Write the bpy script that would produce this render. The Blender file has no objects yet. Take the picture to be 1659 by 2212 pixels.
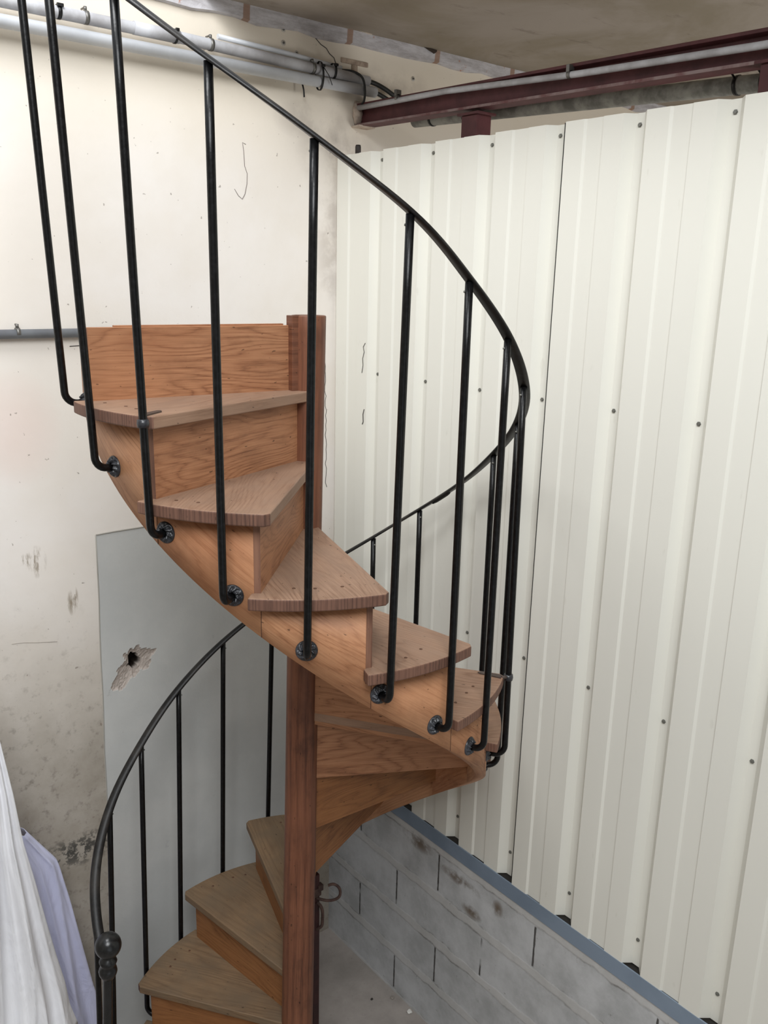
import bpy, bmesh, math, random
from mathutils import Vector, Matrix
random.seed(7)
PI = math.pi
sc = bpy.context.scene
COL = sc.collection
R = math.radians

# ------------------------------------------------------------------ helpers
def lin(c):
    r = []
    for v in c[:3]:
        v /= 255.0
        r.append(v / 12.92 if v <= .04045 else ((v + .055) / 1.055) ** 2.4)
    return (*r, 1.0)

class MB:
    """collects verts / faces (with uv and material index) for ONE mesh object"""
    def __init__(s): s.v = []; s.f = []; s.uv = []; s.mi = []; s.sm = []
    def face(s, pts, uv=None, mi=0, smooth=False):
        b = len(s.v); s.v += [tuple(p) for p in pts]
        s.f.append(tuple(range(b, b + len(pts))))
        s.uv.append(uv or [(0, 0)] * len(pts)); s.mi.append(mi); s.sm.append(smooth)
    def grid(s, rows, closed_u=False, closed_v=False, mi=0, smooth=True, uvf=None, flip=False):
        b = len(s.v); nr = len(rows); nc = len(rows[0])
        for r_ in rows: s.v += [tuple(p) for p in r_]
        for i in range(nr if closed_v else nr - 1):
            for j in range(nc if closed_u else nc - 1):
                i2 = (i + 1) % nr; j2 = (j + 1) % nc
                q = (b + i * nc + j, b + i * nc + j2, b + i2 * nc + j2, b + i2 * nc + j)
                uv = [(j, i), (j + 1, i), (j + 1, i + 1), (j, i + 1)]
                if uvf: uv = [uvf(a, c) for a, c in uv]
                if flip: q = q[::-1]; uv = uv[::-1]
                s.f.append(q); s.uv.append(uv); s.mi.append(mi); s.sm.append(smooth)
    def poly(s, idx_pts, mi=0, smooth=False, uv=None): s.face(idx_pts, uv, mi, smooth)
    def box(s, x0, x1, y0, y1, z0, z1, mi=0, M=None):
        P = [Vector((x, y, z)) for z in (z0, z1) for y in (y0, y1) for x in (x0, x1)]
        if M: P = [M @ p for p in P]
        for q in ((0, 2, 3, 1), (4, 5, 7, 6), (0, 1, 5, 4), (2, 6, 7, 3), (0, 4, 6, 2), (1, 3, 7, 5)):
            s.face([P[k] for k in q], [(P[k].x + P[k].y, P[k].z) for k in q], mi)
    def tube(s, pts, r, n=12, caps=True, mi=0, rs=None, flat=None):
        pts = [Vector(p) for p in pts]; rows = []
        up = None
        for k, p in enumerate(pts):
            a = pts[max(k - 1, 0)]; c = pts[min(k + 1, len(pts) - 1)]
            d = (c - a).normalized()
            if up is None:
                up = Vector((0, 0, 1)) if abs(d.z) < .9 else Vector((1, 0, 0))
            x = d.cross(up).normalized(); y = x.cross(d).normalized(); up = y
            rr = rs[k] if rs else r
            rows.append([p + x * math.cos(2 * PI * j / n) * rr + y * math.sin(2 * PI * j / n) * rr * (flat or 1) for j in range(n)])
        s.grid(rows, closed_u=True, mi=mi, flip=True)
        if caps:
            s.face(rows[0], mi=mi); s.face(rows[-1][::-1], mi=mi)
    def lathe(s, prof, n=24, M=None, mi=0):
        rows = []
        for r_, z in prof:
            row = [Vector((r_ * math.cos(2 * PI * j / n), r_ * math.sin(2 * PI * j / n), z)) for j in range(n)]
            if M: row = [M @ p for p in row]
            rows.append(row)
        s.grid(rows, closed_u=True, mi=mi)
    def build(s, name, mats, parent=None, weld=True, bevel=0, bseg=2, bangle=35, solid=0, solid_off=0, subs=0):
        me = bpy.data.meshes.new(name)
        me.from_pydata(s.v, [], s.f)
        uvl = me.uv_layers.new(name='UVMap')
        k = 0
        for fi, uv in enumerate(s.uv):
            for c in uv:
                uvl.data[k].uv = c; k += 1
        for p, m_, sm in zip(me.polygons, s.mi, s.sm): p.material_index = m_; p.use_smooth = sm
        if not isinstance(mats, (list, tuple)): mats = [mats]
        for m_ in mats: me.materials.append(m_)
        if weld:
            bm = bmesh.new(); bm.from_mesh(me)
            bmesh.ops.remove_doubles(bm, verts=bm.verts, dist=1e-5)
            bm.to_mesh(me); bm.free()
        o = bpy.data.objects.new(name, me); COL.objects.link(o)
        if parent: o.parent = parent
        if solid:
            m = o.modifiers.new('Solid', 'SOLIDIFY'); m.thickness = solid; m.offset = solid_off
        if bevel:
            m = o.modifiers.new('Bevel', 'BEVEL'); m.width = bevel; m.segments = bseg
            m.limit_method = 'ANGLE'; m.angle_limit = R(bangle)
        if subs:
            m = o.modifiers.new('Sub', 'SUBSURF'); m.levels = subs; m.render_levels = subs
        return o

def tag(o, label, cat, group=None):
    o['label'] = label; o['category'] = cat
    if group: o['group'] = group
    return o
def struct(o): o['kind'] = 'structure'; return o
def empty(name, loc=(0, 0, 0), rz=0):
    o = bpy.data.objects.new(name, None); COL.objects.link(o); o.location = loc; o.rotation_euler = (0, 0, rz)
    o.empty_display_size = .05
    return o
def copy_tree(o, parent=None):
    c = o.copy(); COL.objects.link(c); c.parent = parent
    for ch in [k for k in o.children]:
        copy_tree(ch, c)
    return c

# ------------------------------------------------------------------ node helpers
class NT:
    def __init__(s, name, rough=.6, spec=.4, metal=0):
        s.m = bpy.data.materials.new(name); s.m.use_nodes = True
        s.t = s.m.node_tree; s.b = s.t.nodes['Principled BSDF']
        s.b.inputs['Roughness'].default_value = rough
        s.b.inputs['Specular IOR Level'].default_value = spec
        s.b.inputs['Metallic'].default_value = metal
        s._tc = None
    def n(s, typ, **kw):
        x = s.t.nodes.new(typ)
        for k, v in kw.items(): setattr(x, k, v)
        return x
    def put(s, sock, v):
        if hasattr(v, 'is_linked') or isinstance(v, bpy.types.NodeSocket): s.t.links.new(v, sock)
        else: sock.default_value = v
    def tc(s, which='Object'):
        if s._tc is None: s._tc = s.n('ShaderNodeTexCoord')
        return s._tc.outputs[which]
    def math(s, op, a, b=0.0, c=None, clamp=False):
        x = s.n('ShaderNodeMath', operation=op); x.use_clamp = clamp
        s.put(x.inputs[0], a); s.put(x.inputs[1], b)
        if c is not None: s.put(x.inputs[2], c)
        return x.outputs[0]
    def sep(s, v):
        x = s.n('ShaderNodeSeparateXYZ'); s.put(x.inputs[0], v); return x.outputs
    def comb(s, a, b, c):
        x = s.n('ShaderNodeCombineXYZ')
        for k, v in enumerate((a, b, c)): s.put(x.inputs[k], v)
        return x.outputs[0]
    def map(s, v, scale=(1, 1, 1), loc=(0, 0, 0), rot=(0, 0, 0)):
        x = s.n('ShaderNodeMapping'); s.put(x.inputs['Vector'], v)
        x.inputs['Scale'].default_value = scale; x.inputs['Location'].default_value = loc; x.inputs['Rotation'].default_value = rot
        return x.outputs[0]
    def noise(s, v, scale=5, detail=4, rough=.55, dist=0, out=0):
        x = s.n('ShaderNodeTexNoise'); s.put(x.inputs['Vector'], v)
        x.inputs['Scale'].default_value = scale; x.inputs['Detail'].default_value = detail
        x.inputs['Roughness'].default_value = rough; x.inputs['Distortion'].default_value = dist
        return x.outputs[out]
    def ramp(s, f, stops):
        x = s.n('ShaderNodeValToRGB'); s.put(x.inputs[0], f); e = x.color_ramp.elements
        while len(e) < len(stops): e.new(.5)
        for k, (p, c) in enumerate(stops):
            e[k].position = p; e[k].color = c if len(c) == 4 else (*c, 1)
        return x.outputs[0]
    def step(s, f, a, b):
        """smooth 0..1 from a to b"""
        x = s.n('ShaderNodeMapRange', interpolation_type='SMOOTHSTEP'); s.put(x.inputs['Value'], f)
        x.inputs['From Min'].default_value = a; x.inputs['From Max'].default_value = b
        return x.outputs[0]
    def mix(s, f, a, b, mode='MIX'):
        x = s.n('ShaderNodeMix', data_type='RGBA', blend_type=mode)
        s.put(x.inputs[0], f); s.put(x.inputs[6], a); s.put(x.inputs[7], b)
        return x.outputs[2]
    def color(s, v): s.put(s.b.inputs['Base Color'], v)
    def bump(s, h, strength=.3, dist=.002, prev=None):
        x = s.n('ShaderNodeBump'); s.put(x.inputs['Height'], h)
        x.inputs['Strength'].default_value = strength; x.inputs['Distance'].default_value = dist
        if prev is not None: s.put(x.inputs['Normal'], prev)
        s.t.links.new(x.outputs[0], s.b.inputs['Normal'])
        return x.outputs[0]
    def roughn(s, v): s.put(s.b.inputs['Roughness'], v)

# ------------------------------------------------------------------ materials
def wood(name, light, mid, dark, blot=.35, rough=.55, fig=1.0, knots=False, worn=None, red=None):
    """uv: u along the grain, v across, in metres"""
    m = NT(name, rough, .3)
    uv = m.tc('UV')
    s = m.sep(uv)
    base = m.comb(m.math('MULTIPLY', s[0], 1.0), m.math('MULTIPLY', s[1], 1.0), 0.0)
    warp = m.noise(m.map(base, (1.3, 6.5, 1)), 1.5, 1.5, .4)
    # cathedral figure: rings of a stretched distorted field
    field = m.math('ADD', m.math('MULTIPLY', warp, 11.0 * fig), m.math('MULTIPLY', s[1], 38.0))
    fine = m.noise(m.map(base, (4, 60, 1)), 3, 3, .6)
    field = m.math('ADD', field, m.math('MULTIPLY', fine, .8))
    rings = m.math('FRACT', field)
    tri = m.math('MULTIPLY', m.math('ABSOLUTE', m.math('SUBTRACT', rings, .5)), 2.0)
    rings = m.math('POWER', tri, 2.2)
    streak = m.noise(m.map(base, (3.0, 130, 1)), 2, 4, .65)
    c = m.ramp(rings, [(0, lin(light)), (.6, lin(mid)), (1, lin(dark))])
    c = m.mix(m.math('ADD', .32, m.math('MULTIPLY', m.noise(m.map(base, (2, 3, 1), (1, 9, 0)), 2, 2), .4)), c, m.ramp(streak, [(.32, lin(dark)), (.47, lin(mid)), (.66, lin(light))]))
    tone = m.noise(m.map(base, (.6, .6, 1), (7, 3, 0)), 3, 1, .4)
    c = m.mix(m.math('MULTIPLY', m.step(tone, .4, .65), .35), c, lin(red or mid))
    bl = m.noise(m.map(base, (4, 8, 1)), 2.2, 4, .65)
    c = m.mix(m.math('MULTIPLY', m.step(bl, .45, .75), blot), c, lin(dark))
    big = m.noise(m.map(base, (1, 1, 1), (3.3, 1.7, 0)), 2.5, 2, .5)
    c = m.mix(m.math('MULTIPLY', m.step(big, .35, .7), .35), c, lin(tuple(min(255, v * 1.12) for v in light)))
    if worn:
        g = m.noise(m.map(base, (2, 3, 1), (8.3, 4.7, 0)), 3.5, 4, .6)
        c = m.mix(m.math('MULTIPLY', m.step(g, .35, .7), .75), c, lin(worn))
    speck = m.noise(m.map(base, (26, 60, 1)), 2.0, 1, .4)
    c = m.mix(m.math('MULTIPLY', m.step(speck, .73, .78), .65), c, lin(tuple(v * .35 for v in dark)))
    m.color(c)
    h = m.math('ADD', m.math('MULTIPLY', streak, .8), m.math('MULTIPLY', rings, .35))
    m.bump(h, .25, .0015)
    return m.m

W_RISER = wood('riser_oak', (176, 128, 94), (150, 102, 72), (100, 64, 44), .4, .5, fig=1.5, red=(148, 94, 62))
W_LOWRISER = wood('low_shaded_riser_oak', (150, 104, 66), (126, 82, 50), (82, 52, 34), .4, .5, fig=1.2, red=(128, 78, 44))  # darker copy of the riser oak, lower gloom put into the colour
W_STRING = wood('stringer_oak', (192, 144, 108), (172, 122, 88), (126, 82, 56), .5, .5, fig=1.0, red=(150, 84, 48))
W_TREAD = wood('tread_oak', (158, 128, 106), (138, 108, 88), (106, 76, 60), .3, .6, fig=1.3, worn=(142, 116, 98))
W_LOWTREAD = wood('worn_shaded_tread_oak', (134, 110, 84), (112, 90, 68), (80, 62, 48), .45, .65, fig=.8, worn=(110, 94, 76))  # worn lower treads, with the dimmer light there mixed into the colour
W_EDGE = wood('tread_edge_grain', (128, 94, 78), (92, 66, 56), (54, 38, 34), .5, .6, fig=.3)
W_END = wood('riser_end_grain', (142, 104, 84), (108, 76, 62), (64, 42, 36), .3, .6, fig=.3)
W_POLE = wood('pole_oak', (126, 82, 60), (98, 60, 44), (60, 38, 30), .6, .45, fig=.12)

def iron(name, col=(17, 17, 18), rough=.38, worn=None, spec=.5):
    m = NT(name, rough, spec)
    o = m.tc('Object')
    n1 = m.noise(o, 90, 3, .6)
    c = m.mix(m.step(n1, .4, .75), lin(col), lin(tuple(v + 14 for v in col)))
    if worn:
        n2 = m.noise(o, 9, 4, .6)
        c = m.mix(m.math('MULTIPLY', m.step(n2, .45, .65), .8), c, lin(worn))
    m.color(c); m.bump(m.noise(o, 160, 2, .5), .25, .001)
    return m.m
IRON = iron('black_painted_iron', (7, 7, 8), .3, spec=.28)
IRON_R = iron('worn_handrail_iron', (16, 15, 15), .4, worn=(44, 41, 38), spec=.35)
IRON_C = iron('cast_rosette_iron', (38, 39, 43), .3, worn=(66, 68, 74))
IRON_N = iron('newel_iron', (18, 19, 20), .28, worn=(30, 31, 32))

def simple(name, col, rough=.5, metal=0, col2=None, sc_=8, spec=.4, bump=0, bs=60):
    m = NT(name, rough, spec, metal); o = m.tc('Object')
    if col2:
        m.color(m.mix(m.step(m.noise(o, sc_, 5, .6), .35, .68), lin(col), lin(col2)))
    else: m.color(m.mix(m.noise(o, 30, 2), lin(col), lin(tuple(v * .94 for v in col))))
    if bump: m.bump(m.noise(o, bs, 4, .6), bump, .003)
    return m.m
PVC = simple('white_grey_pvc', (214, 217, 222), .35, col2=(196, 199, 204), sc_=6)
PVC2 = simple('dusty_pvc', (198, 199, 203), .5, col2=(160, 158, 160), sc_=7)
GALV = simple('dusty_galvanised_pipe', (166, 166, 160), .55, col2=(112, 112, 108), sc_=16, bump=.3)
GREYC = simple('grey_conduit', (128, 132, 138), .45, col2=(112, 114, 120))
CLIPM = simple('dull_clip_metal', (120, 118, 114), .4, .6)
BLACKP = simple('black_plastic', (22, 22, 23), .4)
CABLE = simple('black_cable_rubber', (42, 43, 42), .5)
MAROON = simple('maroon_steel_paint', (94, 52, 54), .6, col2=(76, 42, 44), sc_=12, bump=.2)
MAROON_D = simple('dusty_maroon_flange', (140, 122, 120), .7, col2=(104, 66, 66), sc_=14)
RUST = simple('rusted_iron', (86, 66, 58), .8, col2=(58, 42, 38), sc_=30, bump=.5)
ZINC = simple('zinc_screw', (128, 128, 122), .4, .5)
DARK = simple('dark_foam_and_seam_shade', (38, 36, 34), .9)  # filler foam behind the sill; also the painted shade of the sheet seam
SILL = simple('blue_grey_flashing', (128, 142, 158), .5, col2=(116, 130, 146), sc_=4)
CHIP = simple('white_plaster_chip', (228, 226, 220), .8)
STONE = simple('pebble_grey', (150, 142, 134), .9)
PATCH = simple('cream_patch_plaster', (206, 192, 176), .9, col2=(168, 146, 132), sc_=30, bump=.8, bs=40)
MARK = simple('dark_mark', (86, 82, 76), .8)

def blobs(m, x, z, lst):
    """max of gaussian-like blobs; returns a mask"""
    out = None
    for bx, bz, rx, rz in lst:
        a = m.math('DIVIDE', m.math('SUBTRACT', x, bx), rx); b = m.math('DIVIDE', m.math('SUBTRACT', z, bz), rz)
        d = m.math('ADD', m.math('MULTIPLY', a, a), m.math('MULTIPLY', b, b))
        g = m.math('SUBTRACT', 1.0, d, clamp=True)
        out = g if out is None else m.math('MAXIMUM', out, g)
    return out

def wall_cream():
    m = NT('cream_old_plaster', .85, .2); o = m.tc('Object'); s = m.sep(o); x, z = s[0], s[2]
    n1 = m.noise(o, 1.3, 5, .6); n2 = m.noise(o, 5, 6, .65); n3 = m.noise(o, 26, 5, .7)
    c = m.mix(m.step(n1, .35, .65), lin((236, 231, 226)), lin((229, 222, 213)))
    yel = m.step(z, 3.3, 3.75)
    c = m.mix(m.math('MULTIPLY', yel, .7), c, lin((228, 217, 198)))
    # grime growing toward the floor, with light falloff painted in
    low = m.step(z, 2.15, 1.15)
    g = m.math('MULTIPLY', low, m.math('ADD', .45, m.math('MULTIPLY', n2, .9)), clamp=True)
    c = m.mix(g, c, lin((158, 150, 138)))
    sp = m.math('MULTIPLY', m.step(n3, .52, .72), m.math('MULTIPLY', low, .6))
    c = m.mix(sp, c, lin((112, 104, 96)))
    bm_ = blobs(m, x, z, [(-.45, .955, .17, .07), (-.63, .99, .06, .12)])
    c = m.mix(m.math('MULTIPLY', m.math('POWER', bm_, .6), m.step(n3, .45, .55)), c, lin((78, 76, 72)))
    bm2 = blobs(m, x, z, [(-.515, 2.1, .035, .06), (-.55, 2.11, .02, .03), (-.41, 1.93, .018, .05), (-.395, 1.94, .012, .05)])
    st = m.noise(m.map(o, (60, 60, 14)), 1, 4, .7)
    c = m.mix(m.math('MULTIPLY', m.math('MULTIPLY', bm2, m.step(st, .45, .62)), .85), c, lin((140, 126, 108)))
    pk = blobs(m, x, z, [(-.55, 2.55, .16, .2)])
    c = m.mix(m.math('MULTIPLY', pk, .35), c, lin((226, 196, 186)))
    # fine dark flecks and cloudy stains near the steel beam
    fl = m.step(m.noise(o, 55, 2, .5), .74, .78)
    c = m.mix(m.math('MULTIPLY', fl, .6), c, lin((120, 108, 98)))
    cl = blobs(m, x, z, [(.72, 3.5, .2, .16), (.62, 3.6, .2, .08), (1.0, 3.75, .25, .12), (.69, 3.2, .08, .4)])
    c = m.mix(m.math('MULTIPLY', m.math('MULTIPLY', cl, m.step(n2, .42, .62)), .4), c, lin((158, 146, 136)))
    m.color(c)
    m.bump(m.math('ADD', n2, m.math('MULTIPLY', n3, .25)), .25, .008)
    return m.m
WALLC = wall_cream()

def wall_grey():
    m = NT('grey_painted_panel', .8, .25); o = m.tc('Object'); s = m.sep(o)
    n1 = m.noise(o, 2.2, 4, .6); n3 = m.noise(o, 70, 3, .6)
    c = m.mix(m.step(n1, .35, .65), lin((202, 204, 202)), lin((190, 193, 192)))
    c = m.mix(m.math('MULTIPLY', m.step(m.noise(o, 9, 5, .7), .66, .74), .35), c, lin((128, 130, 130)))
    hx = m.math('DIVIDE', m.math('SUBTRACT', s[0], -.196), .095); hz = m.math('DIVIDE', m.math('SUBTRACT', s[2], 1.64), .12)
    d = m.math('ADD', m.math('MULTIPLY', hx, hx), m.math('MULTIPLY', hz, hz))
    y = m.math('SUBTRACT', s[1], .809)
    crater = m.step(y, .0005, .0028)
    c = m.mix(crater, c, m.mix(m.noise(o, 60, 4), lin((150, 142, 134)), lin((196, 184, 176))))
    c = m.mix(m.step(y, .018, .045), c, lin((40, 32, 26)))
    m.color(c); m.bump(n3, .3, .002)
    return m.m
WALLG = wall_grey()

def blocks():
    m = NT('concrete_blockwork', .9, .2); o = m.tc('Object'); s = m.sep(o)
    yy = s[1]; z = s[2]
    n1 = m.noise(o, 6, 6, .65); n2 = m.noise(o, 40, 4, .7)
    c = m.mix(m.step(n1, .3, .7), lin((196, 197, 198)), lin((166, 167, 167)))
    wob = m.math('MULTIPLY', m.math('SUBTRACT', m.noise(o, 14, 3), .5), .03)
    zz = m.math('ADD', z, wob)
    fr = m.math('FRACT', m.math('ADD', m.math('DIVIDE', m.math('SUBTRACT', zz, .431), .2185), 20.5))
    dist = m.math('ABSOLUTE', m.math('SUBTRACT', fr, .5))
    mort = m.step(dist, .11, .06)
    c = m.mix(m.math('MULTIPLY', mort, .4), c, lin((196, 193, 188)))
    edge = m.math('MULTIPLY', m.step(dist, .075, .09), m.step(dist, .125, .10))
    c = m.mix(m.math('MULTIPLY', edge, m.math('MULTIPLY', m.step(n1, .45, .65), .55)), c, lin((104, 100, 94)))
    row = m.math('FLOOR', m.math('DIVIDE', z, .2185))
    ph = m.math('MULTIPLY', m.math('MODULO', row, 2.0), .25)
    # joints: s=-y ; row odd -> s=-.571,-.071 ; even -> -.32,.18
    u = m.math('FRACT', m.math('DIVIDE', m.math('ADD', m.math('SUBTRACT', yy, .32), m.math('ADD', ph, 10.25)), .5))
    vj = m.math('ABSOLUTE', m.math('SUBTRACT', u, .5))
    vj = m.step(m.math('ADD', vj, m.math('MULTIPLY', m.math('SUBTRACT', n2, .5), .012)), .011, .005)
    vj = m.math('MULTIPLY', vj, m.step(dist, .1, .13))
    vj = m.math('MULTIPLY', vj, m.step(m.noise(o, 9, 2), .35, .5))
    c = m.mix(m.math('MULTIPLY', vj, .9), c, lin((58, 54, 50)))
    pits = m.step(n2, .66, .72)
    c = m.mix(m.math('MULTIPLY', pits, .5), c, lin((98, 92, 86)))
    top = blobs(m, yy, z, [(-.05, .80, .12, .03), (-.25, .80, .03, .04), (-.12, .70, .06, .03), (.2, .83, .1, .04)])
    c = m.mix(m.math('MULTIPLY', top, m.step(n1, .4, .55)), c, lin((112, 100, 88)))
    m.color(c)
    h = m.math('ADD', m.math('MULTIPLY', mort, .7), m.math('MULTIPLY', n2, .5))
    h = m.math('SUBTRACT', h, m.math('MULTIPLY', vj, 1.2))
    m.bump(h, .4, .0045)
    return m.m
BLOCK = blocks()

def concrete(name, a, b, c2):
    m = NT(name, .9, .2); o = m.tc('Object')
    n1 = m.noise(o, 3, 6, .65); n2 = m.noise(o, 45, 4, .7)
    c = m.mix(m.step(n1, .3, .7), lin(a), lin(b))
    c = m.mix(m.math('MULTIPLY', m.step(n2, .64, .72), .5), c, lin(c2))
    m.color(c); m.bump(n2, .4, .004); return m.m
FLOOR = concrete('dusty_concrete_floor', (168, 160, 154), (140, 134, 128), (104, 94, 88))

def ceil():
    m = NT('grey_ceiling_plaster', .9, .15); o = m.tc('Object')
    n1 = m.noise(o, 1.6, 5, .6, .5); n2 = m.noise(m.map(o, (1, 3, 1), rot=(0, 0, .5)), 3.5, 5, .7)
    c = m.mix(m.step(n1, .35, .62), lin((168, 158, 148)), lin((148, 138, 122)))
    c = m.mix(m.math('MULTIPLY', m.step(n2, .58, .68), .35), c, lin((108, 98, 88)))
    m.color(c); m.bump(n2, .3, .01); return m.m
CEIL = ceil()

def plank():
    m = NT('old_whitewashed_timber', .85, .2); o = m.tc('Object'); s = m.sep(o)
    n1 = m.noise(m.map(o, (3, 3, 14)), 4, 6, .7); n2 = m.noise(o, 12, 5, .7)
    c = m.mix(m.step(n1, .3, .7), lin((206, 204, 208)), lin((170, 166, 168)))
    c = m.mix(m.step(n2, .62, .68), c, lin((176, 128, 104)))
    u = m.math('FRACT', m.math('DIVIDE', m.math('ADD', s[0], 7.38), .44))
    j = m.step(m.math('ABSOLUTE', m.math('SUBTRACT', u, .5)), .035, .025)
    c = m.mix(m.math('MULTIPLY', j, .8), c, lin((150, 116, 92)))
    m.color(c); m.bump(n2, .6, .01); return m.m
PLANK = plank()

def sheetm():
    m = NT('cream_coated_steel_sheet', .42, .35); o = m.tc('Object')
    n1 = m.noise(m.map(o, (1, 1, .3)), 1.2, 3, .5)
    c = m.mix(n1, lin((231, 230, 221)), lin((222, 220, 210)))
    n2 = m.noise(m.map(o, (1, 1, .3)), 30, 3, .5)
    c = m.mix(m.math('MULTIPLY', m.step(n2, .70, .76), .15), c, lin((180, 176, 160)))
    z = m.sep(o)[2]
    c = m.mix(m.math('MULTIPLY', m.step(z, 1.5, .95), .12), c, lin((176, 172, 164)))
    m.color(c); return m.m
SHEET = sheetm()

def cloth(name, a, b):
    m = NT(name, .9, .1); o = m.tc('Object')
    n = m.noise(o, 3, 4, .6)
    m.color(m.mix(n, lin(a), lin(b)))
    w = m.noise(m.map(o, (1, 1, .35)), 9, 4, .6, 1.2)
    m.bump(w, .5, .02)
    try:
        m.b.inputs['Sheen Weight'].default_value = .2
    except Exception: pass
    return m.m
CLOTH_W = cloth('white_cotton_sheet', (242, 242, 244), (226, 226, 230))
CLOTH_L = cloth('lavender_cotton_sheet', (206, 208, 232), (190, 192, 220))

# ------------------------------------------------------------------ frame of the room
# x = depth away from the long plastered wall's corner side, sheet wall at x = .706; plaster wall at y = .81; floor z = 0
XW, YW, ZC = .706, .81, 3.932

# plaster wall with grey painted panel and a broken hole (one mesh, shape displaced into the wall)
def build_left_wall():
    H = Vector((-.196, 0, 1.64))
    xs = set([-3.6, .6, -2.6, -1.8, -1.2, -.8, -.5, .0, .2, .45, .7, .706, 1.2, 2.0, 3.0, 4.0, -.34])
    zs = set([0, .3, .6, .9, 1.2, 1.35, 2.0, 2.16, 2.4, 2.8, 3.2, 3.6, 3.95])
    n = 44
    for k in range(n + 1):
        xs.add(round(-.30 + .21 * k / n, 5)); zs.add(round(1.49 + .28 * k / n, 5))
    xs.add(-.309 - 1e-3)
    xs = sorted(xs); zs = sorted(zs)
    pe = xs.index(-.309 - 1e-3)
    def rnd(a, b): return (math.sin(a * 311.7 + b * 127.1) * 43758.5453) % 1.0
    def depth(x, z):
        # chipped crater, elongated along a diagonal, with a deep hole in the middle
        dx, dz = x - H.x, z - H.z
        u = dx * .80 + dz * .60; v = -dx * .60 + dz * .80
        ang = math.atan2(v, u)
        rr = math.hypot(u / .088, v / .044)
        rr *= 1 + .20 * math.sin(3 * ang + 1) + .13 * math.sin(7 * ang) + .08 * math.sin(13 * ang + 2)
        d = 0
        if rr < 1: d = .003 + .011 * (1 - rr) + .003 * rnd(round(x, 3), round(z, 3))
        r2 = math.hypot((dx - .003) / .021, (dz - .010) / .029) * (1 + .18 * math.sin(4 * ang + .5) + .1 * math.sin(9 * ang))
        if r2 < 1: d = .07
        elif r2 < 1.5: d = max(d, .012)
        return d
    mb = MB(); V = {}
    rows = []
    for z in zs:
        row = []
        for i, x in enumerate(xs):
            xx = x
            if i == pe: xx = -.309 - .024 * (2.16 - z) if z <= 2.16 else x
            if -.345 < x < -.33 : xx = -.40
            zz = z
            if abs(z - 2.16) < 1e-6 and x > -.31: zz = 2.161
            row.append(Vector((xx, YW + depth(x, z), zz)))
        rows.append(row)
    b = 0
    for j in range(len(zs) - 1):
        for i in range(len(xs) - 1):
            q = [rows[j][i], rows[j][i + 1], rows[j + 1][i + 1], rows[j + 1][i]]
            panel = (i >= pe and xs[i] < .59 and zs[j] < 2.1599)
            mb.face([p.copy() for p in q], None, 1 if panel else 0, smooth=False)
    o = mb.build('wall_back', [WALLC, WALLG])
    # thickness behind
    m = MB(); m.box(-3.6, 4.0, YW + .08, YW + .2, 0, 3.95)
    # keep as one object: add slab faces
    me2 = m.build('tmp', WALLC)
    bm = bmesh.new(); bm.from_mesh(o.data); bm.from_mesh(me2.data); bm.to_mesh(o.data); bm.free()
    d = me2.data; bpy.data.objects.remove(me2); bpy.data.meshes.remove(d)
    return struct(o)
build_left_wall()
# raised paint / render edge of the grey panel
mb = MB()
mb.tube([(-.309 - .024 * (2.16 - z) + .0015 * math.sin(z * 37), YW - .0005, z) for z in [0.0 + .12 * k for k in range(18)] + [2.16]], .0022, 6)
mb.tube([(x, YW - .0005, 2.161 + .003 * math.sin(x * 50)) for x in [-.309 + .06 * k for k in range(16)]], .0026, 6)
struct(mb.build('trim_1', simple('chipped_paint_ridge', (172, 168, 160), .8)))

mb = MB(); mb.box(-3.6, 4.0, -4.6, YW + .2, -.1, 0)
struct(mb.build('floor', FLOOR))
# ceiling with a big skylight opening on the camera side
mb = MB()
mb.box(.15, 4.0, -4.6, YW + .2, ZC, ZC + .15); mb.box(-3.6, .15, -4.6, -3.6, ZC, ZC + .15)
mb.box(-3.6, -3.2, -3.6, YW + .2, ZC, ZC + .15)
struct(mb.build('ceiling', CEIL))
mb = MB(); mb.box(-3.75, -3.6, -4.6, YW + .2, 0, ZC + .15)
struct(mb.build('wall_left', simple('dull_cream_wall', (190, 184, 174), .85)))
mb = MB(); mb.box(-3.75, -3.1, -4.75, -4.6, 0, ZC + .15); mb.box(-.3, 4.0, -4.75, -4.6, 0, ZC + .15); mb.box(-3.1, -.3, -4.75, -4.6, 2.9, ZC + .15)  # doorway gap added in this unseen wall to let sky light in
struct(mb.build('wall_front', simple('dull_cream_wall_b', (190, 184, 174), .85)))
mb = MB(); mb.box(4.0, 4.15, -4.6, YW + .2, 0, ZC + .15)
struct(mb.build('wall_far', simple('dull_grey_wall', (170, 166, 160), .85)))
# blockwork base of the sheet wall
mb = MB(); mb.box(XW, XW + .2, -4.6, YW, 0, .886)
struct(mb.build('wall_right', BLOCK))
mb = MB()
mb.box(XW - .004, XW + .001, -4.6, YW - .002, .884, .946)
mb.box(XW + .001, XW + .1, -4.6, YW - .002, .884, .892)
struct(mb.build('trim_2', SILL))
mb = MB(); mb.box(XW + .012, XW + .12, -4.6, YW - .002, .892, .932)
struct(mb.build('trim_3', DARK))
# whitewashed timber under the ceiling
mb = MB()
n = 90
rows = []
for k in range(n + 1):
    x = -3.6 + 7.6 * k / n
    w1 = .004 * math.sin(k * 1.7) + .003 * math.sin(k * 4.1 + 1)
    w2 = .004 * math.sin(k * 2.3 + 2)
    rows.append([Vector((x, YW - .001, 3.884 + w1)), Vector((x, YW - .016, 3.888 + w1)), Vector((x, YW - .02 - w2 * .5, 3.935)), Vector((x, YW - .001, 3.94))])
mb.grid(rows, closed_u=True, smooth=False)
struct(mb.build('trim_4', PLANK))
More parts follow.
